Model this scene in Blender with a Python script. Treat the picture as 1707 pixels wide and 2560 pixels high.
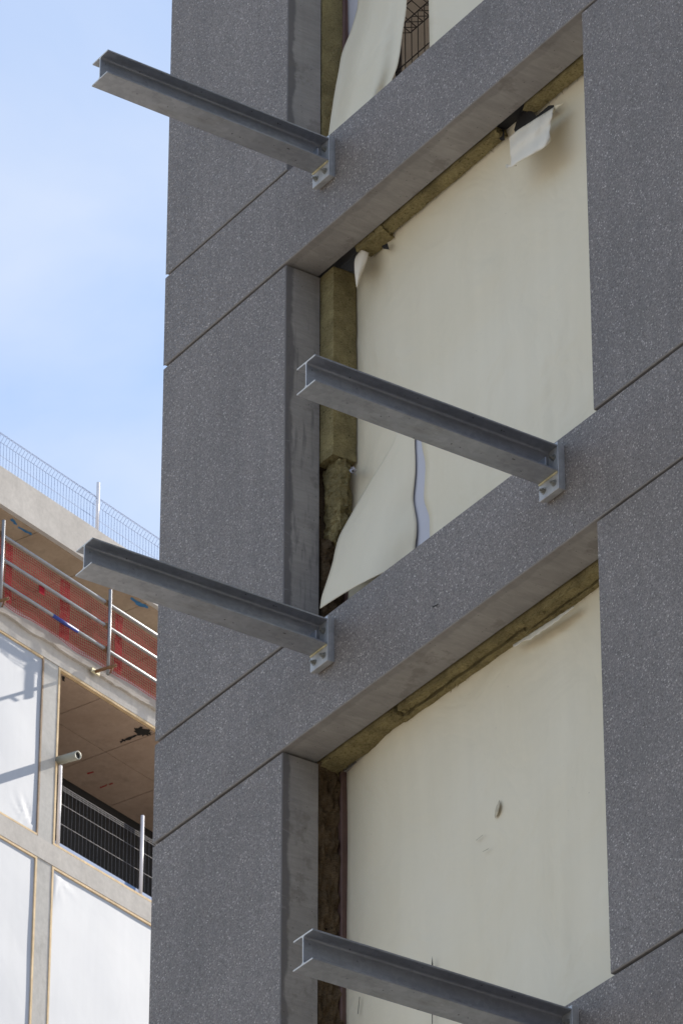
import bpy, bmesh, math, random
from mathutils import Vector, Matrix, noise

random.seed(7)
for o in list(bpy.data.objects):
    bpy.data.objects.remove(o)
scene = bpy.context.scene
COL = scene.collection

# ------------------------------------------------------------------ camera
ZO = 19.05                       # height of the uppermost visible band's top edge above the ground
PW, PH = 1707.0, 2560.0
F = 12846.16
CAM = Vector((21.5767, -13.3254, 1.6))
YAW, PITCH, ROLL = math.radians(-55.9195), math.radians(31.9512), math.radians(0.0565)
FW = Vector((math.sin(YAW) * math.cos(PITCH), math.cos(YAW) * math.cos(PITCH), math.sin(PITCH)))
R0 = Vector((math.cos(YAW), -math.sin(YAW), 0))
U0 = R0.cross(FW)
RT = R0 * math.cos(ROLL) + U0 * math.sin(ROLL)
UP = U0 * math.cos(ROLL) - R0 * math.sin(ROLL)
cd = bpy.data.cameras.new('camera')
cam = bpy.data.objects.new('camera', cd)
COL.objects.link(cam)
m = Matrix((RT, UP, -FW)).transposed().to_4x4()
m.translation = CAM
cam.matrix_world = m
cd.sensor_fit = 'VERTICAL'
cd.sensor_height = 36.0
cd.sensor_width = 36.0
cd.lens = F / PH * 36.0
cd.clip_start = 0.5
cd.clip_end = 4000
cd.dof.use_dof = True
cd.dof.focus_distance = 29.0
cd.dof.aperture_fstop = 22.0
scene.camera = cam

# ------------------------------------------------------------------ sky and sun
SUN_AZ, SUN_EL = math.radians(-6.0), math.radians(33.0)
world = bpy.data.worlds.new('World')
scene.world = world
world.use_nodes = True
wn, wl = world.node_tree.nodes, world.node_tree.links
wn.clear()
wo = wn.new('ShaderNodeOutputWorld')
wb = wn.new('ShaderNodeBackground')
sky = wn.new('ShaderNodeTexSky')
sky.sky_type = 'NISHITA'
sky.sun_disc = False
sky.sun_elevation = SUN_EL
sky.sun_rotation = SUN_AZ
sky.air_density = 1.0
sky.dust_density = 0.6
sky.ozone_density = 1.6
tc = wn.new('ShaderNodeTexCoord')
mp = wn.new('ShaderNodeMapping')
mp.inputs['Scale'].default_value = (1.0, 1.0, 1.7)
mp.inputs['Rotation'].default_value = (0.5, 0.2, 0.4)
mp.inputs['Location'].default_value = (1.21, 0.63, 1.5)
nz = wn.new('ShaderNodeTexNoise')
nz.inputs['Scale'].default_value = 7.0
nz.inputs['Detail'].default_value = 6.0
nz.inputs['Roughness'].default_value = 0.48
nz.inputs['Distortion'].default_value = 0.5
cr = wn.new('ShaderNodeValToRGB')
cr.color_ramp.elements[0].position = 0.40
cr.color_ramp.elements[1].position = 0.66
cr.color_ramp.elements[0].color = (0.26, 0.26, 0.26, 1)
cr.color_ramp.elements[1].color = (0.85, 0.85, 0.85, 1)
mx = wn.new('ShaderNodeMix')
mx.data_type = 'RGBA'
wl.new(tc.outputs['Generated'], mp.inputs['Vector'])
wl.new(mp.outputs['Vector'], nz.inputs['Vector'])
wl.new(nz.outputs['Fac'], cr.inputs['Fac'])
wl.new(cr.outputs['Color'], mx.inputs['Factor'])
wl.new(sky.outputs['Color'], mx.inputs[6])
mx.inputs[7].default_value = (3.2, 3.55, 4.2, 1)
wl.new(mx.outputs[2], wb.inputs['Color'])
wb.inputs['Strength'].default_value = 0.15
wl.new(wb.outputs['Background'], wo.inputs['Surface'])

sd = bpy.data.lights.new('sun', 'SUN')
sd.energy = 3.7
sd.angle = math.radians(0.53)
sd.color = (1.0, 0.93, 0.82)
sun = bpy.data.objects.new('sun', sd)
COL.objects.link(sun)
SDIR = Vector((math.sin(SUN_AZ) * math.cos(SUN_EL), math.cos(SUN_AZ) * math.cos(SUN_EL), math.sin(SUN_EL)))
sun.rotation_euler = SDIR.to_track_quat('Z', 'Y').to_euler()
sun.location = SDIR * 200

vs = scene.view_settings
vs.view_transform = 'Standard'
vs.look = 'None'
vs.exposure = 0.68
vs.gamma = 1.0
vs.use_curve_mapping = False

# ------------------------------------------------------------------ pixel helpers (photo pixel -> point on a known plane)
def ray(px, py):
    return (FW * F + RT * (px - PW / 2) - UP * (py - PH / 2)).normalized()
def hity(px, py, y):
    d = ray(px, py)
    return CAM + d * ((y - CAM.y) / d.y)
def hitz(px, py, z):
    d = ray(px, py)
    return CAM + d * ((z - CAM.z) / d.z)
TH = math.radians(-18.8)                       # direction along the far building's front
BT = Vector((math.sin(TH), math.cos(TH), 0))
BN = Vector((BT.y, -BT.x, 0))
QB = CAM + ray(200, 1700) * 70.0
QB.z = 0
def bp(t, n, z):
    return QB + BT * t + BN * n + Vector((0, 0, z))
def hitb(px, py, n=0.0):                       # returns (t, z) on the far front, n metres in front of it
    d = ray(px, py)
    k = ((QB + BN * n - CAM).dot(BN)) / d.dot(BN)
    X = CAM + d * k
    return (X - QB).dot(BT), X.z

# ------------------------------------------------------------------ material helpers
class NT:
    def __init__(self, name):
        self.m = bpy.data.materials.new(name)
        self.m.use_nodes = True
        self.t = self.m.node_tree
        self.n, self.l = self.t.nodes, self.t.links
        self.b = self.n['Principled BSDF']
        self.tc = self.n.new('ShaderNodeTexCoord')
    def vec(self, scale=(1, 1, 1), rot=(0, 0, 0)):
        mp = self.n.new('ShaderNodeMapping')
        mp.inputs['Scale'].default_value = scale
        mp.inputs['Rotation'].default_value = rot
        self.l.new(self.tc.outputs['Object'], mp.inputs['Vector'])
        return mp.outputs['Vector']
    def noise(self, scale, detail=4, rough=0.55, vec=None, dist=0.0):
        x = self.n.new('ShaderNodeTexNoise')
        x.inputs['Scale'].default_value = scale
        x.inputs['Detail'].default_value = detail
        x.inputs['Roughness'].default_value = rough
        x.inputs['Distortion'].default_value = dist
        self.l.new(vec if vec is not None else self.tc.outputs['Object'], x.inputs['Vector'])
        return x.outputs['Fac']
    def voronoi(self, scale, vec=None, rnd=1.0):
        x = self.n.new('ShaderNodeTexVoronoi')
        x.inputs['Scale'].default_value = scale
        x.inputs['Randomness'].default_value = rnd
        self.l.new(vec if vec is not None else self.tc.outputs['Object'], x.inputs['Vector'])
        return x
    def ramp(self, fac, stops, interp='LINEAR'):
        r = self.n.new('ShaderNodeValToRGB')
        r.color_ramp.interpolation = interp
        e = r.color_ramp.elements
        while len(e) < len(stops):
            e.new(0.5)
        for i, (p, c) in enumerate(stops):
            e[i].position = p
            e[i].color = (c, c, c, 1) if isinstance(c, (int, float)) else tuple(c) + (1,)
        self.l.new(fac, r.inputs['Fac'])
        return r.outputs['Color']
    def mix(self, a, b, fac, mode='MIX'):
        x = self.n.new('ShaderNodeMix')
        x.data_type = 'RGBA'
        x.blend_type = mode
        for s, v in ((x.inputs[6], a), (x.inputs[7], b), (x.inputs['Factor'], fac)):
            if hasattr(v, 'is_output'):
                self.l.new(v, s)
            elif isinstance(v, (int, float)):
                s.default_value = v if s.type == 'VALUE' else (v, v, v, 1)
            else:
                s.default_value = tuple(v) + (1,)
        return x.outputs[2]
    def math(self, op, a, b=0.0):
        x = self.n.new('ShaderNodeMath')
        x.operation = op
        for s, v in ((x.inputs[0], a), (x.inputs[1], b)):
            if hasattr(v, 'is_output'):
                self.l.new(v, s)
            else:
                s.default_value = v
        return x.outputs[0]
    def axis(self, i):
        s = self.n.new('ShaderNodeSeparateXYZ')
        self.l.new(self.tc.outputs['Object'], s.inputs[0])
        return s.outputs[i]
    def bump(self, h, strength=0.3, dist=0.01):
        b = self.n.new('ShaderNodeBump')
        b.inputs['Strength'].default_value = strength
        b.inputs['Distance'].default_value = dist
        self.l.new(h, b.inputs['Height'])
        self.l.new(b.outputs['Normal'], self.b.inputs['Normal'])
    def out(self, col, rough=0.7, metal=0.0, spec=0.5):
        for s, v in ((self.b.inputs['Base Color'], col), (self.b.inputs['Roughness'], rough), (self.b.inputs['Metallic'], metal)):
            if hasattr(v, 'is_output'):
                self.l.new(v, s)
            elif isinstance(v, (int, float)):
                s.default_value = v
            else:
                s.default_value = tuple(v) + (1,)
        self.b.inputs['Specular IOR Level'].default_value = spec
        return self.m

def m_aggregate():
    k = NT('exposed_aggregate')
    v = k.voronoi(118)
    sep = k.n.new('ShaderNodeSeparateColor')
    k.l.new(v.outputs['Color'], sep.inputs[0])
    chip = k.ramp(sep.outputs[0], [(0.0, (0.106, 0.092, 0.084)), (0.42, (0.182, 0.159, 0.146)), (0.80, (0.216, 0.190, 0.174)), (0.92, (0.285, 0.253, 0.232)), (1.0, (0.48, 0.435, 0.40))])
    v2 = k.voronoi(210)
    sep2 = k.n.new('ShaderNodeSeparateColor')
    k.l.new(v2.outputs['Color'], sep2.inputs[0])
    fine = k.ramp(sep2.outputs[1], [(0.0, 0.55), (0.6, 0.95), (1.0, 1.6)])
    c = k.mix(chip, fine, 0.75, 'MULTIPLY')
    cem = k.ramp(v.outputs['Distance'], [(0.35, 0.0), (0.7, 1.0)])
    c = k.mix(c, (0.182, 0.159, 0.146), k.math('MULTIPLY', cem, 0.7))
    big = k.ramp(k.noise(1.1, 5, 0.6), [(0.3, 0.88), (0.7, 1.12)])
    c = k.mix(c, big, 1.0, 'MULTIPLY')
    streak = k.ramp(k.noise(1.0, 4, 0.6, k.vec((9, 9, 0.7))), [(0.3, 0.91), (0.7, 1.08)])
    c = k.mix(c, streak, 1.0, 'MULTIPLY')
    oi = k.n.new('ShaderNodeObjectInfo')
    c = k.mix(c, k.ramp(oi.outputs['Random'], [(0, 0.94), (1, 1.06)]), 1.0, 'MULTIPLY')
    dirt = k.ramp(k.noise(2.3, 6, 0.7), [(0.55, 0.0), (0.75, 0.4)])
    c = k.mix(c, (0.15, 0.138, 0.12), dirt)
    k.bump(k.math('MULTIPLY', v.outputs['Distance'], -1.0), 0.5, 0.004)
    return k.out(c, k.ramp(sep.outputs[2], [(0, 0.42), (1, 0.72)]), 0, 0.5)

def m_precast():
    k = NT('smooth_precast_concrete')
    base = k.ramp(k.noise(3.0, 6, 0.65), [(0.3, (0.268, 0.252, 0.243)), (0.7, (0.345, 0.325, 0.312))])
    scr = k.ramp(k.noise(1.0, 5, 0.7, k.vec((22, 5, 38), (0.3, 0, 0)), 0.8), [(0.3, 0.88), (0.7, 1.12)])
    c = k.mix(base, scr, 1.0, 'MULTIPLY')
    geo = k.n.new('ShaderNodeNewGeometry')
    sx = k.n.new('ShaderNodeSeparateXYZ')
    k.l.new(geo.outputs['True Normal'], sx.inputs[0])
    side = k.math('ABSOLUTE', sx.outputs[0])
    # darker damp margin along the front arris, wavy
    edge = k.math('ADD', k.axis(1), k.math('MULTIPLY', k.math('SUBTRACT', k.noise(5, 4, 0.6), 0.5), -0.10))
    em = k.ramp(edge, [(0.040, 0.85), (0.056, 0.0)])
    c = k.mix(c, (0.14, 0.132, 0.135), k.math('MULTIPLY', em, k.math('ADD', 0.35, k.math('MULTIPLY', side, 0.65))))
    zband = k.ramp(k.math('DIVIDE', k.math('SUBTRACT', k.axis(2), 15.0), 5.0), [(0.0, 0.2), (0.16, 1.0), (0.56, 1.0), (0.66, 0.15)])
    runs = k.ramp(k.noise(1.0, 3, 0.5, k.vec((30, 30, 4.2), (0.14, 0.0, 0))), [(0.54, 0.0), (0.66, 0.5)])
    zone = k.ramp(k.noise(0.75, 2, 0.5), [(0.36, 0.0), (0.46, 1.0)])
    blot = k.ramp(k.noise(4.5, 6, 0.68), [(0.56, 0.0), (0.62, 0.5)])
    c = k.mix(c, (0.185, 0.168, 0.155), blot)
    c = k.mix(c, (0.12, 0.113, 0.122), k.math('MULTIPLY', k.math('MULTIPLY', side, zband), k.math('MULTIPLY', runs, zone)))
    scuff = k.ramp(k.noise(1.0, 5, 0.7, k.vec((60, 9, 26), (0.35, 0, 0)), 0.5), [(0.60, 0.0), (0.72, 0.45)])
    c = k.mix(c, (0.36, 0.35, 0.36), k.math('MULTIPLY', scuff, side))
    pits = k.ramp(k.voronoi(22).outputs['Distance'], [(0.05, 1.0), (0.09, 0.0)])
    c = k.mix(c, (0.06, 0.06, 0.06), k.math('MULTIPLY', pits, 0.7))
    k.bump(k.noise(90, 4, 0.6), 0.15, 0.004)
    return k.out(c, 0.8, 0, 0.3)

def m_wool(name, a, b, dark):
    k = NT(name)
    fib = k.noise(1.0, 6, 0.7, k.vec((60, 60, 190)), 0.6)
    c = k.ramp(fib, [(0.25, dark), (0.45, a), (0.75, b)])
    bl = k.ramp(k.noise(7, 5, 0.65), [(0.35, 0.7), (0.65, 1.15)])
    c = k.mix(c, bl, 1.0, 'MULTIPLY')
    pit = k.ramp(k.noise(38, 3, 0.6), [(0.66, 0.0), (0.72, 0.85)])
    c = k.mix(c, tuple(0.35 * x for x in dark), pit)
    k.bump(k.math('ADD', fib, k.noise(110, 4, 0.7)), 0.9, 0.014)
    return k.out(c, 0.95, 0, 0.1)

def m_sheet(name, a, b, rough=0.55, bs=0.5):
    k = NT(name)
    c = k.ramp(k.noise(1.3, 4, 0.5), [(0.35, a), (0.7, b)])
    run = k.ramp(k.noise(1.0, 3, 0.5, k.vec((8, 8, 0.6))), [(0.35, 0.985), (0.65, 1.015)])
    c = k.mix(c, run, 1.0, 'MULTIPLY')
    spot = k.ramp(k.noise(46, 2, 0.5), [(0.765, 0.0), (0.79, 0.35)])
    c = k.mix(c, (0.35, 0.31, 0.26), spot)
    h = k.math('ADD', k.math('MULTIPLY', k.noise(2.2, 3, 0.5, None, 0.8), 1.0), k.math('MULTIPLY', k.noise(9, 3, 0.5), 0.12))
    k.bump(h, bs, 0.06)
    return k.out(c, rough, 0, 0.35)

def m_galv():
    k = NT('galvanised_steel')
    sp = k.voronoi(34)
    sep = k.n.new('ShaderNodeSeparateColor')
    k.l.new(sp.outputs['Color'], sep.inputs[0])
    c = k.ramp(sep.outputs[0], [(0, (0.37, 0.39, 0.435)), (1, (0.43, 0.45, 0.495))])
    mot = k.ramp(k.noise(7, 6, 0.65, k.vec((1, 0.35, 1))), [(0.32, 0.80), (0.7, 1.12)])
    c = k.mix(c, mot, 1.0, 'MULTIPLY')
    dirt = k.ramp(k.noise(11, 6, 0.7, k.vec((1, 0.25, 1))), [(0.54, 0.0), (0.76, 0.5)])
    c = k.mix(c, (0.20, 0.19, 0.165), dirt)
    scr = k.ramp(k.noise(1.0, 4, 0.7, k.vec((90, 3, 90))), [(0.62, 0.0), (0.72, 0.35)])
    c = k.mix(c, (0.55, 0.56, 0.57), scr)
    spot = k.ramp(k.noise(33, 2, 0.5), [(0.72, 0.0), (0.76, 0.8)])
    c = k.mix(c, (0.07, 0.07, 0.07), spot)
    k.bump(k.noise(25, 4, 0.6), 0.08, 0.01)
    return k.out(c, k.ramp(k.noise(9, 4, 0.6), [(0.3, 0.40), (0.7, 0.55)]), 0.7, 0.5)

def m_concrete(name, a, b, joints=None, rough=0.85, stain=(0.22, 0.21, 0.19), amount=0.5):
    k = NT(name)
    c = k.ramp(k.noise(1.6, 7, 0.65), [(0.3, a), (0.7, b)])
    c = k.mix(c, k.ramp(k.noise(14, 5, 0.65), [(0.3, 0.92), (0.7, 1.07)]), 1.0, 'MULTIPLY')
    st = k.ramp(k.noise(2.7, 6, 0.7, k.vec((1, 1, 0.4))), [(0.55, 0.0), (0.75, amount)])
    c = k.mix(c, stain, st)
    pits = k.ramp(k.voronoi(9).outputs['Distance'], [(0.02, 1.0), (0.05, 0.0)])
    c = k.mix(c, tuple(0.35 * x for x in a), k.math('MULTIPLY', pits, 0.6))
    k.bump(k.noise(30, 5, 0.6), 0.2, 0.01)
    return k.out(c, rough, 0, 0.3)

def m_plain(name, col, rough=0.6, metal=0.0, var=0.12, scale=12, spec=0.4):
    k = NT(name)
    c = k.mix(col, k.ramp(k.noise(scale, 5, 0.6), [(0.3, 1 - var), (0.7, 1 + var)]), 1.0, 'MULTIPLY')
    k.bump(k.noise(scale * 4, 3, 0.6), 0.08, 0.005)
    return k.out(c, rough, metal, spec)

def m_wood(name, a, b):
    k = NT(name)
    c = k.ramp(k.noise(1.0, 5, 0.65, k.vec((40, 40, 5))), [(0.3, a), (0.7, b)])
    c = k.mix(c, k.ramp(k.noise(3.5, 4, 0.6), [(0.4, 0.85), (0.65, 1.1)]), 1.0, 'MULTIPLY')
    k.bump(k.noise(60, 3, 0.6), 0.2, 0.005)
    return k.out(c, 0.75, 0, 0.3)

M = dict(
    agg=m_aggregate(),
    precast=m_precast(),
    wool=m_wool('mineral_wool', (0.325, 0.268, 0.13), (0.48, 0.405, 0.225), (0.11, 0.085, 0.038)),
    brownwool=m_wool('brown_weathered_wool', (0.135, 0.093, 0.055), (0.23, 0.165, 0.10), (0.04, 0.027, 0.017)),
    sheet=m_sheet('cream_membrane', (0.715, 0.648, 0.50), (0.74, 0.68, 0.545)),
    paper=m_sheet('torn_paper_membrane', (0.74, 0.68, 0.58), (0.78, 0.73, 0.63), 0.7),
    bluesheet=m_sheet('bluish_inner_membrane', (0.50, 0.50, 0.56), (0.55, 0.55, 0.61)),
    galv=m_galv(),
    cut=m_plain('sky_lit_cut_end', (0.62, 0.62, 0.60), 0.5, 0.15, 0.06, 20),  # beam end faces painted lighter for the sky light they catch
    plate=m_plain('galvanised_plate', (0.42, 0.43, 0.445), 0.5, 0.3, 0.16, 18),
    bolt=m_plain('dull_zinc_bolt', (0.30, 0.30, 0.28), 0.45, 0.6, 0.25, 40),
    tan=m_plain('tan_torn_backing', (0.50, 0.45, 0.34), 0.8, 0, 0.2, 40),
    redbrown=m_plain('red_oxide_frame', (0.125, 0.072, 0.062), 0.6, 0, 0.15, 9),
    inner=m_concrete('inner_concrete', (0.30, 0.28, 0.26), (0.38, 0.36, 0.33)),
    pink=m_concrete('pinkish_concrete_ceiling', (0.70, 0.55, 0.47), (0.76, 0.62, 0.54)),
    black=m_plain('black_wire', (0.012, 0.012, 0.014), 0.5, 0.0, 0.1, 20),
    dark=m_plain('dark_membrane_and_hole_shade', (0.018, 0.017, 0.018), 0.8, 0.0, 0.2, 3),  # also the painted shade of holes and gaps
    conc=m_concrete('pale_concrete', (0.44, 0.41, 0.38), (0.54, 0.505, 0.47), stain=(0.30, 0.28, 0.26), amount=0.5),
    concgrey=m_concrete('grey_column_concrete', (0.40, 0.385, 0.365), (0.50, 0.48, 0.455), amount=0.5),
    soffit=m_concrete('brown_formwork_soffit', (0.33, 0.245, 0.17), (0.43, 0.33, 0.24), stain=(0.22, 0.17, 0.12), amount=0.7),
    ceil=m_concrete('brown_formwork_ceiling', (0.36, 0.26, 0.20), (0.44, 0.33, 0.26), stain=(0.24, 0.18, 0.145), amount=0.6),
    wrap=m_sheet('white_wrap', (0.335, 0.36, 0.415), (0.36, 0.385, 0.44), 0.45, 0.02),
    pine=m_wood('pale_pine', (0.60, 0.43, 0.24), (0.76, 0.58, 0.36)),
    shadepine=m_wood('shaded_pine', (0.25, 0.17, 0.11), (0.38, 0.28, 0.19)),  # darker copy of the pine, with the shade on one reveal painted in
    tube=m_plain('galvanised_tube', (0.30, 0.305, 0.32), 0.45, 0.6, 0.1, 8),
    rust=m_plain('rusty_tube', (0.22, 0.12, 0.06), 0.75, 0.1, 0.3, 20),
    pipe=m_plain('grey_plastic_pipe', (0.33, 0.33, 0.28), 0.5, 0, 0.06, 8),
    white=m_plain('white_painted_post', (0.78, 0.76, 0.80), 0.35, 0, 0.04, 8),
    net=m_plain('red_net', (0.29, 0.018, 0.028), 0.9, 0, 0.12, 3, 0.05),
    bluepaint=m_plain('blue_paint', (0.03, 0.16, 0.34), 0.6, 0, 0.3, 14),
    bluetape=m_plain('blue_sleeve', (0.03, 0.055, 0.28), 0.45, 0, 0.1, 14),
    blueboard=m_plain('blue_toe_board', (0.13, 0.22, 0.42), 0.6, 0, 0.1, 6),
    wire=m_plain('blue_grey_wire', (0.17, 0.22, 0.36), 0.5, 0.2, 0.1, 10),
    lightwire=m_plain('pale_zinc_wire', (0.12, 0.115, 0.125), 0.5, 0.3, 0.1, 10),
    tar_bore_black=m_plain('black_tar_and_bore_shade', (0.018, 0.017, 0.016), 0.8, 0, 0.4, 12),  # tar splashes, and the painted darkness inside tube ends
    redpaint=m_plain('red_spray_paint', (0.32, 0.03, 0.03), 0.7, 0, 0.4, 20),
    clamp=m_plain('yellowed_zinc_clamp', (0.55, 0.50, 0.33), 0.5, 0.3, 0.2, 30),
    ground=m_concrete('sandy_site_ground', (0.40, 0.35, 0.28), (0.50, 0.44, 0.36), stain=(0.34, 0.30, 0.24)),
)

# ------------------------------------------------------------------ object helpers
def thing(name, loc, label, cat, group=None):
    o = bpy.data.objects.new(name, None)
    o.empty_display_size = 0.3
    COL.objects.link(o)
    o.location = loc
    o['label'] = label
    o['category'] = cat
    if group:
        o['group'] = group
    return o

def link(name, me, parent, mats, smooth=False, label=None):
    for mm in (mats if isinstance(mats, (list, tuple)) else [mats]):
        me.materials.append(mm)
    if smooth:
        for p in me.polygons:
            p.use_smooth = True
    o = bpy.data.objects.new(name, me)
    COL.objects.link(o)
    if parent is not None:
        o.parent = parent
    if label:
        o['label'] = label
    return o

def origin_of(parent):
    v = Vector((0, 0, 0))
    while parent is not None:
        v += parent.location
        parent = parent.parent
    return v

def pyobj(name, verts, faces, parent, mats, smooth=False, label=None, fmat=None):
    off = origin_of(parent)
    me = bpy.data.meshes.new(name)
    me.from_pydata([tuple(Vector(v) - off) for v in verts], [], faces)
    if fmat:
        for p, i in zip(me.polygons, fmat):
            p.material_index = i
    me.update()
    return link(name, me, parent, mats, smooth, label)

def bmobj(name, bm, parent, mats, smooth=False, label=None):
    off = origin_of(parent)
    for v in bm.verts:
        v.co -= off
    bmesh.ops.recalc_face_normals(bm, faces=bm.faces)
    me = bpy.data.meshes.new(name)
    bm.to_mesh(me)
    bm.free()
    return link(name, me, parent, mats, smooth, label)

def box_bm(bm, a, b, fr=None, bevel=0.0):
    """box from a to b; fr maps local coordinates to world"""
    vs_ = []
    for x in (a[0], b[0]):
        for y in (a[1], b[1]):
            for z in (a[2], b[2]):
                p = Vector((x, y, z)) if fr is None else fr(x, y, z)
                vs_.append(bm.verts.new(p))
    idx = [(0, 1, 3, 2), (4, 6, 7, 5), (0, 4, 5, 1), (2, 3, 7, 6), (0, 2, 6, 4), (1, 5, 7, 3)]
    fs = [bm.faces.new([vs_[i] for i in q]) for q in idx]
    if bevel:
        es = set(e for f in fs for e in f.edges)
        bmesh.ops.bevel(bm, geom=list(es), offset=bevel, segments=1, affect='EDGES', profile=0.5)

def box(name, a, b, parent, mats, fr=None, bevel=0.0, label=None):
    bm = bmesh.new()
    box_bm(bm, a, b, fr, bevel)
    return bmobj(name, bm, parent, mats, label=label)

def tube_bm(bm, p, q, r, seg=12, hollow=0.0):
    p, q = Vector(p), Vector(q)
    d = (q - p).normalized()
    a = d.orthogonal().normalized()
    b = d.cross(a)
    rings = []
    spec = [(p, r), (q, r)]
    if hollow:
        spec = [(p, r), (q, r), (q, hollow), (p + d * 0.01, hollow)]
    for c, rr in spec:
        rings.append([bm.verts.new(c + (a * math.cos(2 * math.pi * i / seg) + b * math.sin(2 * math.pi * i / seg)) * rr) for i in range(seg)])
    for k in range(len(rings) - 1):
        for i in range(seg):
            bm.faces.new((rings[k][i], rings[k][(i + 1) % seg], rings[k + 1][(i + 1) % seg], rings[k + 1][i]))
    bm.faces.new(rings[0][::-1])
    bm.faces.new(rings[-1])

def tube(name, p, q, r, parent, mats, seg=12, hollow=0.0, label=None):
    bm = bmesh.new()
    tube_bm(bm, p, q, r, seg, hollow)
    o = bmobj(name, bm, parent, mats, label=label)
    if seg >= 8:
        for pl in o.data.polygons:
            pl.use_smooth = len(pl.vertices) == 4
    return o

def grid_obj(name, nu, nv, fn, parent, mats, smooth=True, label=None, skip=None, thick=0.0):
    verts = [fn(i / nu, j / nv) for j in range(nv + 1) for i in range(nu + 1)]
    faces = []
    for j in range(nv):
        for i in range(nu):
            if skip and skip(i, j):
                continue
            a = j * (nu + 1) + i
            faces.append((a, a + 1, a + nu + 2, a + nu + 1))
    o = pyobj(name, verts, faces, parent, mats, smooth, label)
    if thick:
        md = o.modifiers.new('thickness', 'SOLIDIFY')
        md.thickness = thick
        md.offset = 0
    return o

def nz3(p, s, seed=0.0):
    return noise.noise(Vector((p[0] * s + seed, p[1] * s + seed * 1.7, p[2] * s - seed)))

def rough_box(name, a, b, parent, mats, res, amp, seed=0, label=None, ragged=0.0, fn=None, axis=2):
    """subdivided box with displaced faces: mineral wool batts and strips"""
    n = [max(1, int(round((b[i] - a[i]) / res))) for i in range(3)]
    verts, index, faces = [], {}, []
    def vid(i, j, k):
        key = (i, j, k)
        if key not in index:
            p = Vector((a[0] + (b[0] - a[0]) * i / n[0], a[1] + (b[1] - a[1]) * j / n[1], a[2] + (b[2] - a[2]) * k / n[2]))
            q = p.copy()
            for ax in range(3):
                q[ax] += amp * (nz3(p, 9, seed + ax * 11.3) + 0.6 * nz3(p, 28, seed + ax * 5.1) + 0.35 * nz3(p, 70, seed + ax))
            if ragged:
                ids = (i, j, k)
                if ids[axis] in (0, n[axis]):
                    q[axis] += ragged * (nz3(p, 22, seed + 3) + 0.7 * nz3(p, 60, seed + 8))
            if fn:
                q = fn(p, q)
            index[key] = len(verts)
            verts.append(q)
        return index[key]
    for j in range(n[1]):
        for k in range(n[2]):
            faces.append((vid(0, j, k), vid(0, j, k + 1), vid(0, j + 1, k + 1), vid(0, j + 1, k)))
            faces.append((vid(n[0], j, k), vid(n[0], j + 1, k), vid(n[0], j + 1, k + 1), vid(n[0], j, k + 1)))
    for i in range(n[0]):
        for k in range(n[2]):
            faces.append((vid(i, 0, k), vid(i + 1, 0, k), vid(i + 1, 0, k + 1), vid(i, 0, k + 1)))
            faces.append((vid(i, n[1], k), vid(i, n[1], k + 1), vid(i + 1, n[1], k + 1), vid(i + 1, n[1], k)))
        for j in range(n[1]):
            faces.append((vid(i, j, 0), vid(i, j + 1, 0), vid(i + 1, j + 1, 0), vid(i + 1, j, 0)))
            faces.append((vid(i, j, n[2]), vid(i + 1, j, n[2]), vid(i + 1, j + 1, n[2]), vid(i, j + 1, n[2])))
    return pyobj(name, verts, faces, parent, mats, False, label)

def fibres(parent, mat_, a, b, n, seed, faces=('bottom', 'front', 'rear')):
    rnd = random.Random(seed)
    verts, fcs = [], []
    for i in range(n):
        f = rnd.choice(faces)
        x, z, y = rnd.uniform(a[0], b[0]), rnd.uniform(a[2], min(b[2], a[2] + 0.03)), rnd.uniform(a[1], b[1])
        d = Vector((rnd.uniform(-1, 1), rnd.uniform(-0.7, 0.4), rnd.uniform(-1.0, 0.2)))
        if f == 'bottom':
            z = a[2] + 0.003
        elif f == 'front':
            y = a[1] + 0.003
        elif f == 'rear':
            y, z = b[1] - 0.004, a[2] + 0.004
        else:                                       # the exposed right side of a jamb batt
            x, z = b[0] - 0.003, rnd.uniform(a[2], b[2])
            d = Vector((rnd.uniform(0.1, 0.9), rnd.uniform(-1, 0.3), rnd.uniform(-1, 1)))
        d.normalize()
        L = rnd.uniform(0.006, 0.026)
        w = Vector((rnd.uniform(-1, 1), rnd.uniform(-1, 1), rnd.uniform(-1, 1))).normalized() * rnd.uniform(0.0012, 0.004)
        p = Vector((x, y, z))
        k = len(verts)
        verts += [p - w, p + w, p + d * L * 0.6 + w * 0.5 + Vector((0, 0, -0.15 * L)), p + d * L + Vector((0, 0, -0.35 * L))]
        fcs += [(k, k + 1, k + 2), (k, k + 2, k + 3)]
    o = pyobj('wool_fibres', verts, fcs, parent, mat_)
    o['kind'] = 'stuff'
    return o

# ------------------------------------------------------------------ the ground
gb = pyobj('ground', [(-1500, -1500, 0), (1500, -1500, 0), (1500, 1500, 0), (-1500, 1500, 0)], [(0, 1, 2, 3)], None, M['ground'])
gb['kind'] = 'structure'

# ------------------------------------------------------------------ main building
X1, X2, BAY = 1.3103, 4.1623, 4.1623
BH, HF, GAP, REV = 0.6365, 3.2, 0.0175, 0.2348
XEND = 2 * BAY + X1
bld = thing('panel_clad_building', (0, 0, 0), 'dark grey panel clad building with unfinished window openings sealed by cream sheeting', 'building')

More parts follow.
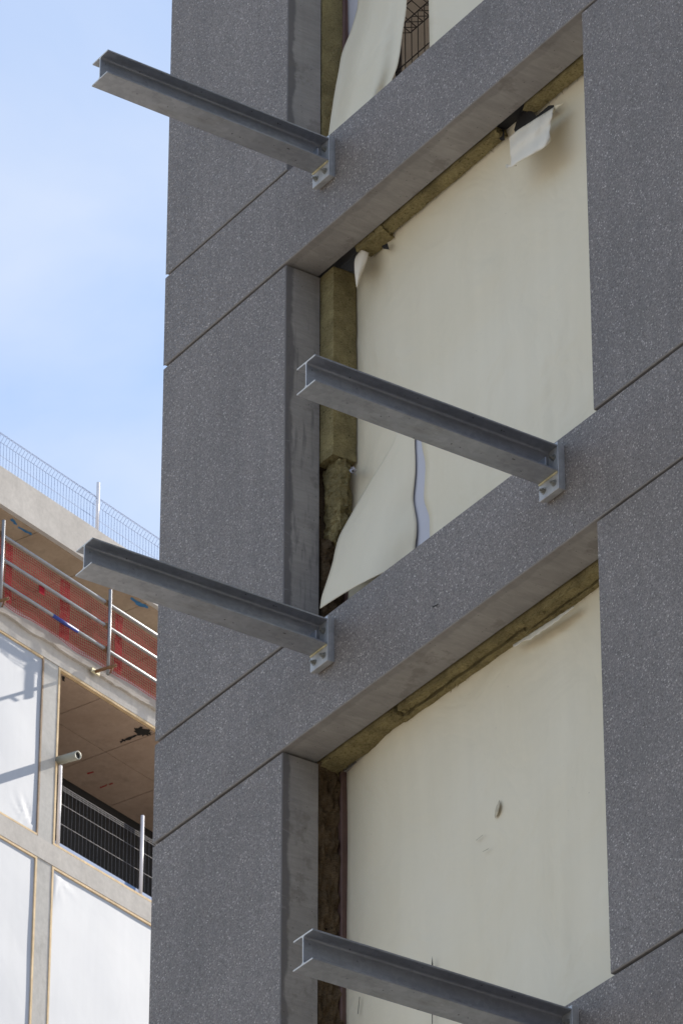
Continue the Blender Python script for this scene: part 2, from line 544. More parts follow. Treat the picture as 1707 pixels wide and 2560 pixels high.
def panel(name, x0, x1, z0, z1, label=None):
    bm = bmesh.new()
    jy = random.uniform(-0.002, 0.002)
    box_bm(bm, (x0, 0, z0), (x1, REV, z1))
    es = [e for e in bm.edges if abs(e.verts[0].co.y) < 1e-6 and abs(e.verts[1].co.y) < 1e-6]
    bmesh.ops.bevel(bm, geom=es, offset=0.005, segments=1, affect='EDGES', profile=0.5)
    # corners at the free left end of the panel are taken off
    if x0 == 0:
        es = [e for e in bm.edges if all(abs(v.co.x) < 0.0056 for v in e.verts) and abs((e.verts[0].co - e.verts[1].co).y) > 0.1]
        bmesh.ops.bevel(bm, geom=es, offset=0.02, segments=1, affect='EDGES', profile=0.5)
    bmesh.ops.recalc_face_normals(bm, faces=bm.faces)
    for f in bm.faces:
        f.material_index = 0 if f.normal.y < -0.95 else 1
    for v in bm.verts:
        v.co.y += jy
    return bmobj(name, bm, bld, [M['agg'], M['precast']], label=label)

KS = list(range(-2, 6))
for k in KS:
    zt = ZO - HF * k
    panel('spandrel_panel', 0, XEND, zt - BH, zt)
    zb = max(zt - HF + GAP, 0.02)
    for i in range(3):
        panel('pier_panel', i * BAY, i * BAY + X1, zb, zt - BH - GAP)
# structure behind the panels
YB = 5.0
for k in KS:
    zt = ZO - HF * k
    box('floor_slab', (0.06, 0.45, zt - 0.32), (XEND - 0.06, YB, zt - 0.10), bld, M['inner'])
    box('spandrel_wall', (0.06, REV + 0.16, zt - BH - 0.02), (XEND - 0.06, 0.449, zt - 0.03), bld, M['inner'])
    box('ceiling_finish', (0.3, 0.66, zt - 0.334), (XEND - 0.3, YB - 0.03, zt - 0.326), bld, M['pink'])
    for i in range(3):
        box('inner_pier', (i * BAY + (0.06 if i == 0 else -0.1), 0.452, max(zt - HF - 0.095, 0)), (i * BAY + X1 + (0 if i else -0.02), 0.64, zt - 0.325), bld, M['inner'])
        box('rear_column', (i * BAY + 0.5, YB - 0.6, max(zt - HF - 0.095, 0)), (i * BAY + 0.9, YB - 0.2, zt - 0.325), bld, M['inner'])
    box('side_wall', (0.06, 0.645, max(zt - HF - 0.095, 0)), (0.26, YB - 0.7, zt - 0.325), bld, M['inner'])
box('roof_slab', (0.02, 0.24, ZO + 2 * HF + 0.3), (XEND - 0.02, YB, ZO + 2 * HF + 0.6), bld, M['inner'])
for k in KS:                                     # insulation between panels and structure, seen only at the edges of the openings
    zt = ZO - HF * k
    for i in range(3):
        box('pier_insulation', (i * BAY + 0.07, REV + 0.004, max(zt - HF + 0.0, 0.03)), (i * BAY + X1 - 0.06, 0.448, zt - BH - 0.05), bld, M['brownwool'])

# --- membranes
YM = 0.415
CREASES = []
for px, py, w, hh, a in ((1362, 1010, 0.025, 0.45, 0.014), (1395, 880, 0.02, 0.3, 0.006), (1215, 690, 0.09, 0.09, 0.008), (1190, 2120, 0.05, 0.35, 0.006), (1420, 1850, 0.02, 0.3, 0.006), (1410, 2280, 0.03, 0.4, 0.008), (1000, 2300, 0.02, 0.3, 0.006)):
    h_ = hity(px, py, YM)
    CREASES.append((h_.x, h_.z, w, hh, a))
def yfun(x, z, ztop, zbot, xl, pull=0.085):
    d = max(0.0, ztop - z)
    e = max(0.0, x - xl)
    y = YM - pull * math.exp(-d / 0.28) * min(1.0, e / 0.5)
    for cx, cz, w, hh, a in CREASES:
        y -= 1.7 * a * math.exp(-((x - cx - 0.04 * (z - cz)) / w) ** 2 - ((z - cz) / hh) ** 4)
    y += 0.010 * nz3((x, 0, z), 0.9, 3.0) + 0.0015 * nz3((x * 1.8, 0, z * 0.8), 3.0, 9.0)
    return y

def opening_sheet(k, i, xl, label, zcut=0.0):
    ztop, zbot = ZO - HF * k - BH + 0.05, ZO - HF * (k + 1) - 0.04
    xr = (i + 1) * BAY + 0.12
    def fn(u, v):
        x, z = xl + (xr - xl) * u, zbot + (ztop - zbot) * v
        return (x, yfun(x, z, ztop, zbot, xl), z)
    return grid_obj('membrane_sheet', 66, 62, fn, bld, M['sheet'], label=label, thick=0.002)

for k in KS[:-1]:
    opening_sheet(k, 1, BAY + X1 - 0.05, None)
    if k not in (-1, 0, 1):
        opening_sheet(k, 0, X1 - 0.02, None)

# ---- opening C (below the middle band): smooth sheet, brown wool on the left jamb, wool at the head
zC_top, zC_bot = ZO - HF - BH, ZO - 2 * HF
xC = hity(868, 2100, YM).x
opening_sheet(1, 0, xC - 0.02, 'smooth cream sheet with a small tear, below the middle grey band')
# jamb wool, ragged and dark
def jamb_fn(p, q):
    if p.x > X1 - 0.05:
        q.x += 0.028 * nz3(p, 17, 2.0) + 0.026 * nz3((p.x, p.y * 2.2, p.z * 0.55), 26, 7.0)
        q.x -= 0.03 * max(0, nz3((p.x, p.y * 3, p.z), 9, 4.0) - 0.12)
    return q
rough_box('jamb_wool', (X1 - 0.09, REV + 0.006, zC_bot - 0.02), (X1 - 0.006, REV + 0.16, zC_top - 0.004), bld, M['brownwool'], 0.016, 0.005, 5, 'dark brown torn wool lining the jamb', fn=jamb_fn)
box('jamb_frame', (xC - 0.085, YM - 0.035, zC_bot - 0.02), (xC - 0.004, YM + 0.035, zC_top + 0.03), bld, M['redbrown'], bevel=0.006)
# head wool strips of C
def strip(px0, px1, k, y0, y1, dz0, dz1, seed, name='head_wool', amp=0.005, rag=0.012):
    z = ZO - HF * k - BH
    x0 = hity(px0[0], px0[1], (y0 + y1) / 2).x
    x1 = hity(px1[0], px1[1], (y0 + y1) / 2).x
    o = rough_box(name, (x0, y0, z - dz0), (x1, y1, z + dz1), bld, M['wool'], 0.02, amp, seed, ragged=rag, axis=0)
    fibres(o, M['wool'], (x0, y0, z - dz0), (x1, y1, z + dz1), int(420 * (x1 - x0)), seed)
    return o
strip((818, 1898), (1008, 1800), 1, REV + 0.012, 0.375, 0.028, 0.05, 31)
strip((1004, 1800), (1318, 1568), 1, REV + 0.014, REV + 0.060, 0.030, 0.05, 32)
strip((1010, 1815), (1322, 1580), 1, REV + 0.078, 0.372, 0.034, 0.05, 33)
strip((1312, 1566), (1560, 1380), 1, REV + 0.016, REV + 0.074, 0.046, 0.05, 34)
strip((1316, 1570), (1560, 1385), 1, REV + 0.086, 0.378, 0.048, 0.05, 35)
# torn paper edge at the head of C
def paper_edge(u, v):
    px = 1282 + (1434 - 1282) * u
    py = 1620 + (1522 - 1620) * u
    w = 17 * (0.35 + 0.65 * math.sin(math.pi * min(1, u * 1.05))) * (0.8 + 0.5 * noise.noise(Vector((u * 9, 1, 0))))
    y = 0.318 + 0.012 * noise.noise(Vector((u * 14, v * 2, 3))) - 0.02 * v
    return hity(px + 2 * noise.noise(Vector((u * 20, v * 4, 7))), py - 8 + w * v, y)
grid_obj('torn_sheet_edge', 30, 4, paper_edge, bld, M['paper'], thick=0.002)
# small tear in the sheet
def tear(u, v):
    w = 3.8 * math.sin(math.pi * (0.06 + 0.9 * v)) + 1.0 * noise.noise(Vector((v * 6, u * 2, 0)))
    px = 1237 + 11 * v + (u - 0.5) * 2 * w
    py = 2044 - 42 * v + 3 * (u - 0.5)
    return hity(px, py, YM - 0.016 - 0.008 * u * math.sin(math.pi * v))
grid_obj('sheet_tear', 5, 10, tear, bld, M['tan'], thick=0.002)
def slit_piece(name, pts, y, mat_):
    vv = [hity(px, py, y) for px, py in pts]
    return pyobj(name, vv, [tuple(range(len(vv)))], bld, mat_)
slit_piece('sheet_slit', [(1080, 2390), (1082, 2412), (1081, 2560), (1079, 2560), (1078.3, 2412)], YM - 0.022, M['dark'])
slit_piece('sheet_slit', [(898, 2492), (899.5, 2492), (895, 2535), (893.5, 2535)], YM - 0.022, M['dark'])

slit_piece('sheet_scratch', [(1188, 2101), (1205, 2087), (1206, 2088.5), (1190, 2101.5)], YM - 0.024, M['tan'])
slit_piece('sheet_scratch', [(1205, 2129), (1221, 2120), (1222, 2121.5), (1207, 2130)], YM - 0.024, M['tan'])
slit_piece('panel_scratch', [(1078, 1517), (1094, 1510), (1096, 1511.5), (1082, 1518.5)], -0.003, M['dark'])

for k in (-1, 0, 1, 2):
    z = ZO - HF * k - BH
    o = rough_box('head_wool', (BAY + X1 - 0.02, REV + 0.012, z - 0.025), (2 * BAY + 0.05, 0.345, z + 0.05), bld, M['wool'], 0.03, 0.006, 60 + k)

# ---- opening B (between the upper and middle band)
zB_top, zB_bot = ZO - BH, ZO - HF
xB = X1 + 0.02
# slit between the two halves of the sheet; left and right edges in photo pixels
SL = [(1034, 1085), (1034.5, 1103), (1037.5, 1165), (1031.5, 1247), (1040, 1300), (1037, 1362), (1036, 1420)]
SR = [(1048, 1085), (1055, 1106), (1064, 1165), (1060, 1244), (1074, 1300), (1075, 1362), (1074, 1420)]
def lerp_edge(E, py):
    for (x0, y0), (x1, y1) in zip(E, E[1:]):
        if py <= y1 or (x1, y1) == E[-1]:
            t = (py - y0) / (y1 - y0)
            return x0 + (x1 - x0) * t
def edge_table(E):
    return [(hity(px, py, YM).z, hity(px, py, YM).x) for px, py in E]
TL, TR = edge_table(SL), edge_table(SR)
def smooth_interp(T, z):
    if z >= T[0][0]:
        return T[0][1]
    for (z0, x0), (z1, x1) in zip(T, T[1:]):
        if z >= z1:
            t = (z0 - z) / (z0 - z1)
            t = t * t * (3 - 2 * t)
            return x0 + (x1 - x0) * t
    return T[-1][1]
ztopB, zbotB = zB_top + 0.05, zB_bot - 0.04
xrB = BAY + 0.12
NL, NR, NV = 34, 44, 90
zs = TL[0][0]
verts, faces = [], []
def rowx(z):
    xl, xr = smooth_interp(TL, z), smooth_interp(TR, z)
    a = [xB + (xl - xB) * i / NL for i in range(NL + 1)]
    b = [xr + (xrB - xr) * i / NR for i in range(NR + 1)]
    return a + b
for j in range(NV + 1):
    z = zbotB + (ztopB - zbotB) * j / NV
    r = rowx(z)
    for i, x in enumerate(r):
        y = yfun(x, z, ztopB, zbotB, xB, 0.10)
        if z < zs:                                  # the cut edges curl forward a little
            dl = abs(i - NL) if i <= NL else abs(i - NL - 1)
            y -= (0.0 if i <= NL else 0.004) * math.exp(-dl / 2.0) * min(1, (zs - z) / 0.25)
        verts.append((x, y, z))
W_ = NL + NR + 2
for j in range(NV):
    z = zbotB + (ztopB - zbotB) * (j + 1) / NV
    for i in range(W_ - 1):
        if z < zs and NL - 10 <= i <= NL:
            continue
        a = j * W_ + i
        faces.append((a, a + 1, a + W_ + 1, a + W_))
o = pyobj('membrane_sheet', verts, faces, bld, M['sheet'], True, 'cream sheet with a long wavy vertical slit, between the upper and middle bands')
md = o.modifiers.new('thickness', 'SOLIDIFY'); md.thickness = 0.002; md.offset = 0
def inner_sheet(u, v):
    x = xB + 0.02 + (xrB - xB - 0.02) * u
    z = zB_bot - 0.04 + (zB_top - 0.30 - zB_bot) * v
    return (x, YM + 0.008 + 0.002 * nz3((x, 0, z), 2.0, 4), z)
grid_obj('inner_sheet', 20, 20, inner_sheet, bld, M['bluesheet'], label='bluish inner sheet showing through the slit')

# loose flap at the lower left of opening B
FLAP_L = [(1004, 1040, 0.405), (984, 1105, 0.398), (945, 1172, 0.385), (906, 1236, 0.36), (872, 1296, 0.32), (849, 1338, 0.28), (838, 1374, 0.25), (832, 1404, 0.225), (822, 1438, 0.195), (812, 1468, 0.17), (804, 1494, 0.155), (800, 1522, 0.145)]
FLAP_R = [(1036, 1060, 0.410), (1036.5, 1112, 0.412), (1038, 1146, 0.412), (1038, 1180, 0.412), (1035, 1215, 0.412), (1032.5, 1247, 0.412), (1037, 1278, 0.411), (1041, 1304, 0.410), (1041, 1332, 0.408), (1038, 1358, 0.406), (1036, 1376, 0.404), (1034, 1392, 0.402)]
def cat(P_, u):
    n = len(P_) - 1
    s = min(u * n, n - 1e-6)
    i = int(s)
    t = s - i
    p = [Vector(P_[max(0, min(n, i + q))]) for q in (-1, 0, 1, 2)]
    return 0.5 * ((2 * p[1]) + (p[2] - p[0]) * t + (2 * p[0] - 5 * p[1] + 4 * p[2] - p[3]) * t * t + (3 * p[1] - p[0] - 3 * p[2] + p[3]) * t ** 3)
def flap(u, v):
    a, b = cat(FLAP_L, 1 - v), cat(FLAP_R, 1 - v)
    s = u
    q = a + (b - a) * s
    d = 1 - v
    q.z -= 0.022 * math.sin(math.pi * s) * min(1, d * 3) + 0.006 * math.sin(2.5 * math.pi * s + d * 3) * math.sin(math.pi * s) * d
    if d > 0.86:                                   # bottom hem bows up from the corner
        q.y += -6.0 * math.sin(math.pi * min(1, s * 1.3)) * (d - 0.86) / 0.14
    return hity(q.x, q.y, q.z)
grid_obj('loose_sheet_flap', 28, 40, flap, bld, M['sheet'], label='loose corner of cream sheet blown forward over the grey band', thick=0.002)

# jamb wool of B: one sound batt, torn ones below
b_top = hity(832, 668, REV + 0.01).z
b_bot = hity(833.5, 1134, REV + 0.01).z
xb_r = hity(833, 900, REV + 0.008).x
yb_r = 0.40
wb_ = rough_box('wool_batt', (X1 - 0.03, REV + 0.008, b_bot), (xb_r, yb_r, b_top), bld, M['wool'], 0.022, 0.003, 11, 'sound yellow wool batt beside the reveal', ragged=0.006)
fibres(wb_, M['wool'], (X1, REV + 0.008, b_bot), (xb_r, yb_r, b_top), 320, 77, ('bottom', 'side', 'side'))
xt = hity(847, 1200, REV + 0.04).x
zt1 = hity(830, 1345, REV + 0.05).z
def torn(p, q):
    t = (b_bot - p.z) / (b_bot - zt1)
    w = max(0, t)
    q.x -= 0.030 * w * w + 0.03 * w * (0.5 + nz3(p, 13, 6)) + 0.018 * nz3(p, 24, 1.0) * w
    q.y += 0.03 * w
    for ax in range(3):
        q[ax] += (0.35 + w) * (0.010 * nz3(p, 33, 2.0 + ax) + 0.008 * nz3(p, 75, 5.0 + ax))
    q.x -= 0.05 * w * max(0.0, nz3(p, 20, 9.0))
    return q
xt -= 0.012
rough_box('torn_wool_batt', (X1 - 0.03, REV + 0.052, zt1), (xt, REV + 0.100, b_bot - 0.006), bld, M['wool'], 0.012, 0.013, 12, ragged=0.06, fn=torn)
rough_box('torn_wool_batt', (X1 - 0.03, REV + 0.114, zt1 + 0.08), (xt - 0.02, REV + 0.145, b_bot - 0.008), bld, M['wool'], 0.012, 0.010, 13, ragged=0.06, fn=torn)
def torn2(p, q):
    q.x += 0.03 * nz3(p, 15, 3.0) + 0.02 * nz3(p, 34, 1.0)
    return q
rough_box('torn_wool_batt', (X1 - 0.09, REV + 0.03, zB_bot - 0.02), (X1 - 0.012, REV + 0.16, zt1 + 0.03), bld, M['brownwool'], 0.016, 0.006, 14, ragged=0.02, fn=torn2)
box('jamb_frame', (X1 - 0.04, YM + 0.005, zB_bot - 0.03), (X1 + 0.10, YM + 0.030, zB_bot + 0.5), bld, M['redbrown'], bevel=0.005)
# shred of clear film under the batt
def shred(u, v):
    px = 876 + 13 * u + 3 * math.sin(v * 7)
    py = 1166 + 14 * v + 6 * u + 3 * math.sin(u * 9)
    return hity(px, py, REV + 0.10 + 0.03 * math.sin(u * 6 + v * 4))
grid_obj('film_shred', 8, 8, shred, bld, M['bluesheet'])
# head wool of B
strip((905, 622), (968, 565), 0, REV + 0.01, 0.345, 0.035, 0.05, 21, amp=0.012, rag=0.03)
strip((960, 585), (1252, 325), 0, REV + 0.012, 0.322, 0.020, 0.05, 22, amp=0.006, rag=0.02)
strip((1322, 262), (1560, 60), 0, REV + 0.012, 0.322, 0.022, 0.05, 23, amp=0.006, rag=0.03)
box('gap_shade_box', (hity(1240, 330, 0.3).x, REV + 0.012, zB_top + 0.03), (hity(1330, 270, 0.3).x, 0.33, zB_top + 0.05), bld, M['dark'])  # dark box stands in for the shade between the wool strips
# dark patches painted as the shade of holes behind the peeled flap
slit_piece('hole_shade_patch', [(1291, 300), (1300, 272), (1318, 268), (1340, 290), (1370, 264), (1384, 262), (1384, 268), (1290, 335), (1284, 325)], 0.296, M['dark'])
slit_piece('hole_shade_patch', [(1240, 338), (1259, 318), (1261, 350), (1252, 352)], 0.294, M['dark'])
# peeled flap of sheet at the head of B
PF_T = [(1272, 344, 0.262), (1295, 325, 0.255), (1322, 308, 0.25), (1350, 290, 0.252), (1384, 268, 0.27)]
PF_B = [(1276, 420, 0.232), (1300, 402, 0.215), (1330, 386, 0.21), (1356, 371, 0.215), (1374, 356, 0.235)]
def peel(u, v):
    a, b = cat(PF_T, u), cat(PF_B, u)
    q = a + (b - a) * v
    q.z += 0.008 * math.sin(v * 11 + u * 2.2) + 0.004 * math.sin(u * 17 + v * 3)
    q.x += 2.5 * noise.noise(Vector((v * 5, u, 2))) - (4 * math.sin(math.pi * v) * (u - 0.3))
    return hity(q.x, q.y, q.z)
grid_obj('peeled_sheet_flap', 22, 18, peel, bld, M['paper'], label='square of cream sheet peeled down from the head', thick=0.002)
def peel_tail(u, v):
    px = 1264 + 26 * u
    py = 421 - 8 * u * (1 - v) - 10 * v * (1 - u * 0.4)
    return hity(px, py, 0.235 + 0.01 * math.sin(u * 7))
grid_obj('peeled_sheet_flap', 6, 4, peel_tail, bld, M['paper'], thick=0.002)
def peel_top(u, v):
    px = 1380 + 30 * u
    py = 272 - 18 * u + 14 * v * (1 - u) - 3 * math.sin(u * 5)
    return hity(px, py, 0.275 + 0.01 * v)
grid_obj('peeled_sheet_flap', 6, 4, peel_top, bld, M['sheet'], thick=0.002)
# curled tab at the top left of B
TABL = [(903, 624, 0.262), (888, 645, 0.25), (886, 671, 0.245), (888, 695, 0.25), (891, 718, 0.262)]
TABR = [(922, 632, 0.285), (919, 645, 0.275), (911, 668, 0.27), (902, 692, 0.268), (893, 719, 0.264)]
def tab(u, v):
    a, b = cat(TABL, v), cat(TABR, v)
    q = a + (b - a) * u
    q.z += -0.012 * math.sin(math.pi * u)
    return hity(q.x, q.y, q.z)
grid_obj('curled_sheet_tab', 8, 18, tab, bld, M['paper'], thick=0.002)
slit_piece('hole_shade_patch', [(848, 668), (888, 634), (890, 680), (868, 676)], REV + 0.022, M['dark'])  # this patch and the next paint the shade of gaps near the tab
slit_piece('hole_shade_patch', [(954, 615), (968, 608), (973, 624), (958, 622)], 0.318, M['dark'])

# ---- opening A (above the upper band)
zA_bot, zA_top = ZO, ZO + HF - BH
rough_box('jamb_wool', (X1 - 0.05, REV + 0.008, zA_bot - 0.02), (X1 + 0.004, REV + 0.155, zA_top - 0.004), bld, M['wool'], 0.02, 0.004, 41, 'yellow wool darkening towards the foot of the jamb')
xA = hity(870, 60, YM).x
box('jamb_frame', (xA - 0.07, YM - 0.03, zA_bot - 0.03), (xA - 0.003, YM + 0.03, zA_top + 0.03), bld, M['redbrown'], bevel=0.006)
# left remnant of sheet
def remnant(u, v):
    x = xA + (0.16) * u
    z = zA_bot + 0.40 + (zA_top - zA_bot - 0.36) * v - 0.12 * u
    return (x, YM + 0.005 * math.sin(v * 8 + u * 3), z)
grid_obj('sheet_remnant', 6, 30, remnant, bld, M['bluesheet'], thick=0.002)
# hanging sheet: edges from the photo, carried on upward to the head
HL = [(905, -560, 0.40), (903, -330, 0.40), (900, -140, 0.395), (895, 0, 0.39), (888, 40, 0.375), (875, 82, 0.35), (855, 132, 0.31), (846, 180, 0.28), (837, 228, 0.25), (829, 280, 0.22), (819, 352, 0.17)]
HR = [(1052, -640, 0.41), (1050, -420, 0.405), (1040, -240, 0.395), (1026, -100, 0.385), (1018, -20, 0.375), (1014, 30, 0.365), (1006, 80, 0.35), (1001, 120, 0.335), (996, 150, 0.32), (990, 174, 0.31), (974, 212, 0.29)]
def hang(u, v):
    a, b = cat(HL, 1 - v), cat(HR, 1 - v)
    q = a + (b - a) * u
    d = 1 - v
    q.z += (0.020 * math.sin(2.1 * math.pi * u + 1.0) + 0.010 * math.sin(5 * math.pi * u)) * d
    return hity(q.x, q.y, q.z)
grid_obj('hanging_sheet', 28, 40, hang, bld, M['sheet'], label='loose cream sheet hanging over the upper grey band', thick=0.002)
# right-hand sheet
xAr = hity(1076, 60, YM).x
def rsheet(u, v):
    x = xAr + (BAY + 0.12 - xAr) * u
    z = zA_bot - 0.04 + (zA_top + 0.09 - zA_bot) * v
    return (x, yfun(x, z, zA_top, zA_bot, xAr) - 0.012 * math.exp(-u * 30), z)
grid_obj('membrane_sheet', 40, 40, rsheet, bld, M['sheet'], label='cream sheet beside the torn gap, above the upper band', thick=0.002)

# ------------------------------------------------------------------ added unseen block, right of frame, shading beam webs and reveals
nb = thing('added_shading_block', (34, -12, 0), 'added unseen block shading the beam webs and reveals from the right', 'building')
NX, NY0, NY1, NH = 27.0, -34.0, 9.0, 24.0
box('wall', (NX, NY0, 0), (NX + 14, NY1, NH), nb, M['precast'])
box('parapet', (NX - 0.08, NY0 - 0.08, NH), (NX + 14.08, NY1 + 0.08, NH + 0.5), nb, M['precast'], bevel=0.02)
for k in range(7):
    for j in range(13):
        y0 = NY0 + 1.2 + j * 3.25
        w_ = box('window', (NX - 0.03, y0, 1.0 + k * 3.2), (NX - 0.003, y0 + 1.7, 2.9 + k * 3.2), nb, M['dark'])
        box('sill', (NX - 0.12, y0 - 0.05, 0.94 + k * 3.2), (NX - 0.004, y0 + 1.75, 0.995 + k * 3.2), w_, M['inner'])

# ------------------------------------------------------------------ mesh barriers (double wire with folded top)
def mesh_panel(name, fr, t0, t1, h0, h1, n, pitch, r, parent, mat_, rows, fold=0.09, fold_h=0.16, label=None):
    """fr(t, n, z) -> world; wires as thin square tubes"""
    bm = bmesh.new()
    k = int((t1 - t0) / pitch)
    for i in range(k + 1):
        t = t0 + i * pitch
        tube_bm(bm, fr(t, n, h0), fr(t, n, h1), r, 4)
        tube_bm(bm, fr(t, n, h1), fr(t, n + fold, h1 + fold_h * 0.5), r, 4)
        tube_bm(bm, fr(t, n + fold, h1 + fold_h * 0.5), fr(t, n, h1 + fold_h), r, 4)
    for z in rows:
        tube_bm(bm, fr(t0, n, z), fr(t1, n, z), r * 1.25, 4)
    for z, nn in ((h1, n), (h1 + fold_h, n), (h1 + fold_h * 0.5, n + fold)):
        tube_bm(bm, fr(t0, nn, z), fr(t1, nn, z), r * 1.25, 4)
    return bmobj(name, bm, parent, mat_, label=label)

wm = lambda t, n, z: Vector((t, n, z))
YBAR = 0.62
pb_ = hity(1012, 160, YBAR)
pt_ = hity(1016, 52, YBAR)
bar = thing('mesh_barrier', (2.7, YBAR, ZO - 0.10), 'black wire mesh barrier inside the opening behind the hanging cream sheet', 'barrier')
tA0, tA1 = 1.5, 4.0
mesh_panel('mesh_panel', wm, tA0, tA1, ZO - 0.06, pt_.z, YBAR, 0.066, 0.003, bar, M['black'], [ZO + 0.02, pb_.z], 0.13, 0.12)
tube('post', (tA0 + 0.02, YBAR + 0.03, ZO - 0.10), (tA0 + 0.02, YBAR + 0.03, pt_.z + 0.2), 0.02, bar, M['black'])
tube('post', (tA1 - 0.02, YBAR + 0.03, ZO - 0.10), (tA1 - 0.02, YBAR + 0.03, pt_.z + 0.2), 0.02, bar, M['black'])

# ------------------------------------------------------------------ steel beams
XB0, DXB, BW, BZ, BHH, LB = 1.7342, 2.0961, 0.0817, -0.0763, 0.1601, 1.5319
PT = 0.046
def i_profile(h, b, tw, tf, r, n=5):
    pts = [(-b / 2, h / 2), (-b / 2, h / 2 - tf)]
    def fil(cx, cz, a0, a1):
        return [(cx + r * math.cos(a0 + (a1 - a0) * i / n), cz + r * math.sin(a0 + (a1 - a0) * i / n)) for i in range(n + 1)]
    q = math.pi / 2
    pts += fil(-tw / 2 - r, h / 2 - tf - r, q, 0)
    pts += fil(-tw / 2 - r, -h / 2 + tf + r, 0, -q)
    pts += [(-b / 2, -h / 2 + tf), (-b / 2, -h / 2), (b / 2, -h / 2), (b / 2, -h / 2 + tf)]
    pts += fil(tw / 2 + r, -h / 2 + tf + r, 3 * q, 2 * q)
    pts += fil(tw / 2 + r, h / 2 - tf - r, 2 * q, q)
    pts += [(b / 2, h / 2 - tf), (b / 2, h / 2)]
    return pts

def hexbolt(bm, c, ax, r, h):
    a = ax.orthogonal().normalized()
    tube_bm(bm, c, c + ax * 0.004, r * 1.45, 14)
    tube_bm(bm, c + ax * 0.004, c + ax * (0.004 + h), r, 6)
    tube_bm(bm, c + ax * (0.004 + h), c + ax * (0.004 + h + 0.012), r * 0.52, 10)

def make_beam():
    root = bpy.data.objects.new('steel_beam', None)
    COL.objects.link(root)
    zc = -BHH / 2                                  # root origin: wall face, beam top level
    pr = i_profile(BHH, 2 * BW, 0.008, 0.010, 0.013)
    verts, faces, fm = [], [], []
    ny = 1
    for y in (-LB, -PT):
        verts += [(x, y, z + zc) for x, z in pr]
    n = len(pr)
    for i in range(n):
        j = (i + 1) % n
        faces.append((i, j, n + j, n + i)); fm.append(0)
    faces.append(tuple(range(n - 1, -1, -1))); fm.append(1)
    faces.append(tuple(range(n, 2 * n))); fm.append(0)
    o = pyobj('beam_profile', verts, faces, root, [M['galv'], M['cut']], False, None, fm)
    bm = bmesh.new(); bm.from_mesh(o.data); bmesh.ops.recalc_face_normals(bm, faces=bm.faces); bm.to_mesh(o.data); bm.free()
    md_ = o.modifiers.new('edge', 'BEVEL'); md_.width = 0.0015; md_.segments = 1; md_.limit_method = 'ANGLE'; md_.angle_limit = math.radians(50)
    ep = box('end_plate', (-BW - 0.004, -PT, -0.262), (BW + 0.001, -PT + 0.030, 0.020), root, M['plate'], bevel=0.002)
    box('packing_plate', (-BW + 0.004, -PT + 0.030, -0.255), (BW - 0.004, -0.0005, 0.014), root, M['plate'])
    box('stiffener', (0.004, -PT - 0.062, -BHH + 0.0102), (BW - 0.022, -PT - 0.054, -BHH + 0.075), root, M['galv'], bevel=0.001)
    bm = bmesh.new()
    for s in (-1, 1):
        for z0 in (-BHH,):
            tube_bm(bm, (s * BW * 0.98 if s > 0 else -BW * 0.98, -PT - 0.003, z0 - 0.004), (-s * BW * 0.02, -PT - 0.003, z0 - 0.004), 0.006, 6)
    bmobj('weld_bead', bm, root, M['clamp'])
    for x, z in ((0.046, -0.062), (-0.046, -0.062), (0.046, -0.215), (-0.046, -0.215)):
        bm = bmesh.new()
        hexbolt(bm, Vector((x, -PT, z)), Vector((0, -1, 0)), 0.013, 0.013)
        bmobj('bolt', bm, ep, M['bolt'])
    return root

def copy_tree(o, parent=None):
    c = o.copy()
    COL.objects.link(c)
    c.parent = parent
    for ch in list(o.children):
        copy_tree(ch, c)
    return c

proto = make_beam()
SPOTS = [
    (XB0, 0, 'steel beam on the upper grey band, its bare end standing against the open sky'),
    (XB0, 1, 'steel beam on the middle band whose end overlaps the concrete building with red netting'),
    (XB0 + DXB, 1, 'steel beam on the middle band crossing the cream sheet with the slit and yellow wool'),
    (XB0 + DXB, 2, 'steel beam crossing the smooth cream sheet beside the brown jamb wool'),
    (XB0 + DXB, 0, 'steel beam on the upper grey band above the peeled flap of sheet'),
    (XB0, 2, 'steel beam on the band below the smooth cream sheet, near the brown wool jamb'),
]
SPOTS = SPOTS[:4]
for i, (x, k, lab) in enumerate(SPOTS):
    o = proto if i == 0 else copy_tree(proto)
    o.location = (x, 0, ZO - HF * k + BZ)
    o.rotation_euler = (0, 0, random.uniform(-0.002, 0.002))
    o['label'] = lab
    o['category'] = 'beam'
    o['group'] = 'galvanised beams sticking out of the grey bands'

# ------------------------------------------------------------------ far building (concrete shell)
far = thing('concrete_shell_building', bp(0, -2, 0), 'unfinished pale concrete frame building with white wrapped bays and brown soffits', 'building')
fb = lambda t, n, z: bp(t, n, z)
def bz(px, py, n=0.0):
    return hitb(px, py, n)[1]
Z_ST = (bz(13, 1513) + bz(389.7, 1748.7)) / 2          # top of upper slab edge
Z_HD = (bz(151.3, 1665.6) + bz(389.7, 1818.3)) / 2      # head of the open bay
Z_SI = (bz(0, 2028.6) + bz(376, 2258.5)) / 2            # sill line
Z_LB = (bz(0, 2083) + bz(373.7, 2306.7)) / 2            # underside of the lower slab edge
TC0, TC1 = hitb(114, 1660)[0], hitb(151.3, 1670)[0]     # column
TC0 = (TC0 + hitb(95, 2084)[0]) / 2 + 0.005
TC1 = (TC1 + hitb(131.2, 2109)[0]) / 2
ST = Z_ST - Z_SI                                        # storey height
CW, BAYF = TC1 - TC0, 3.3
TMIN, TMAX = TC0 - 3 * BAYF, TC1 + 3 * BAYF

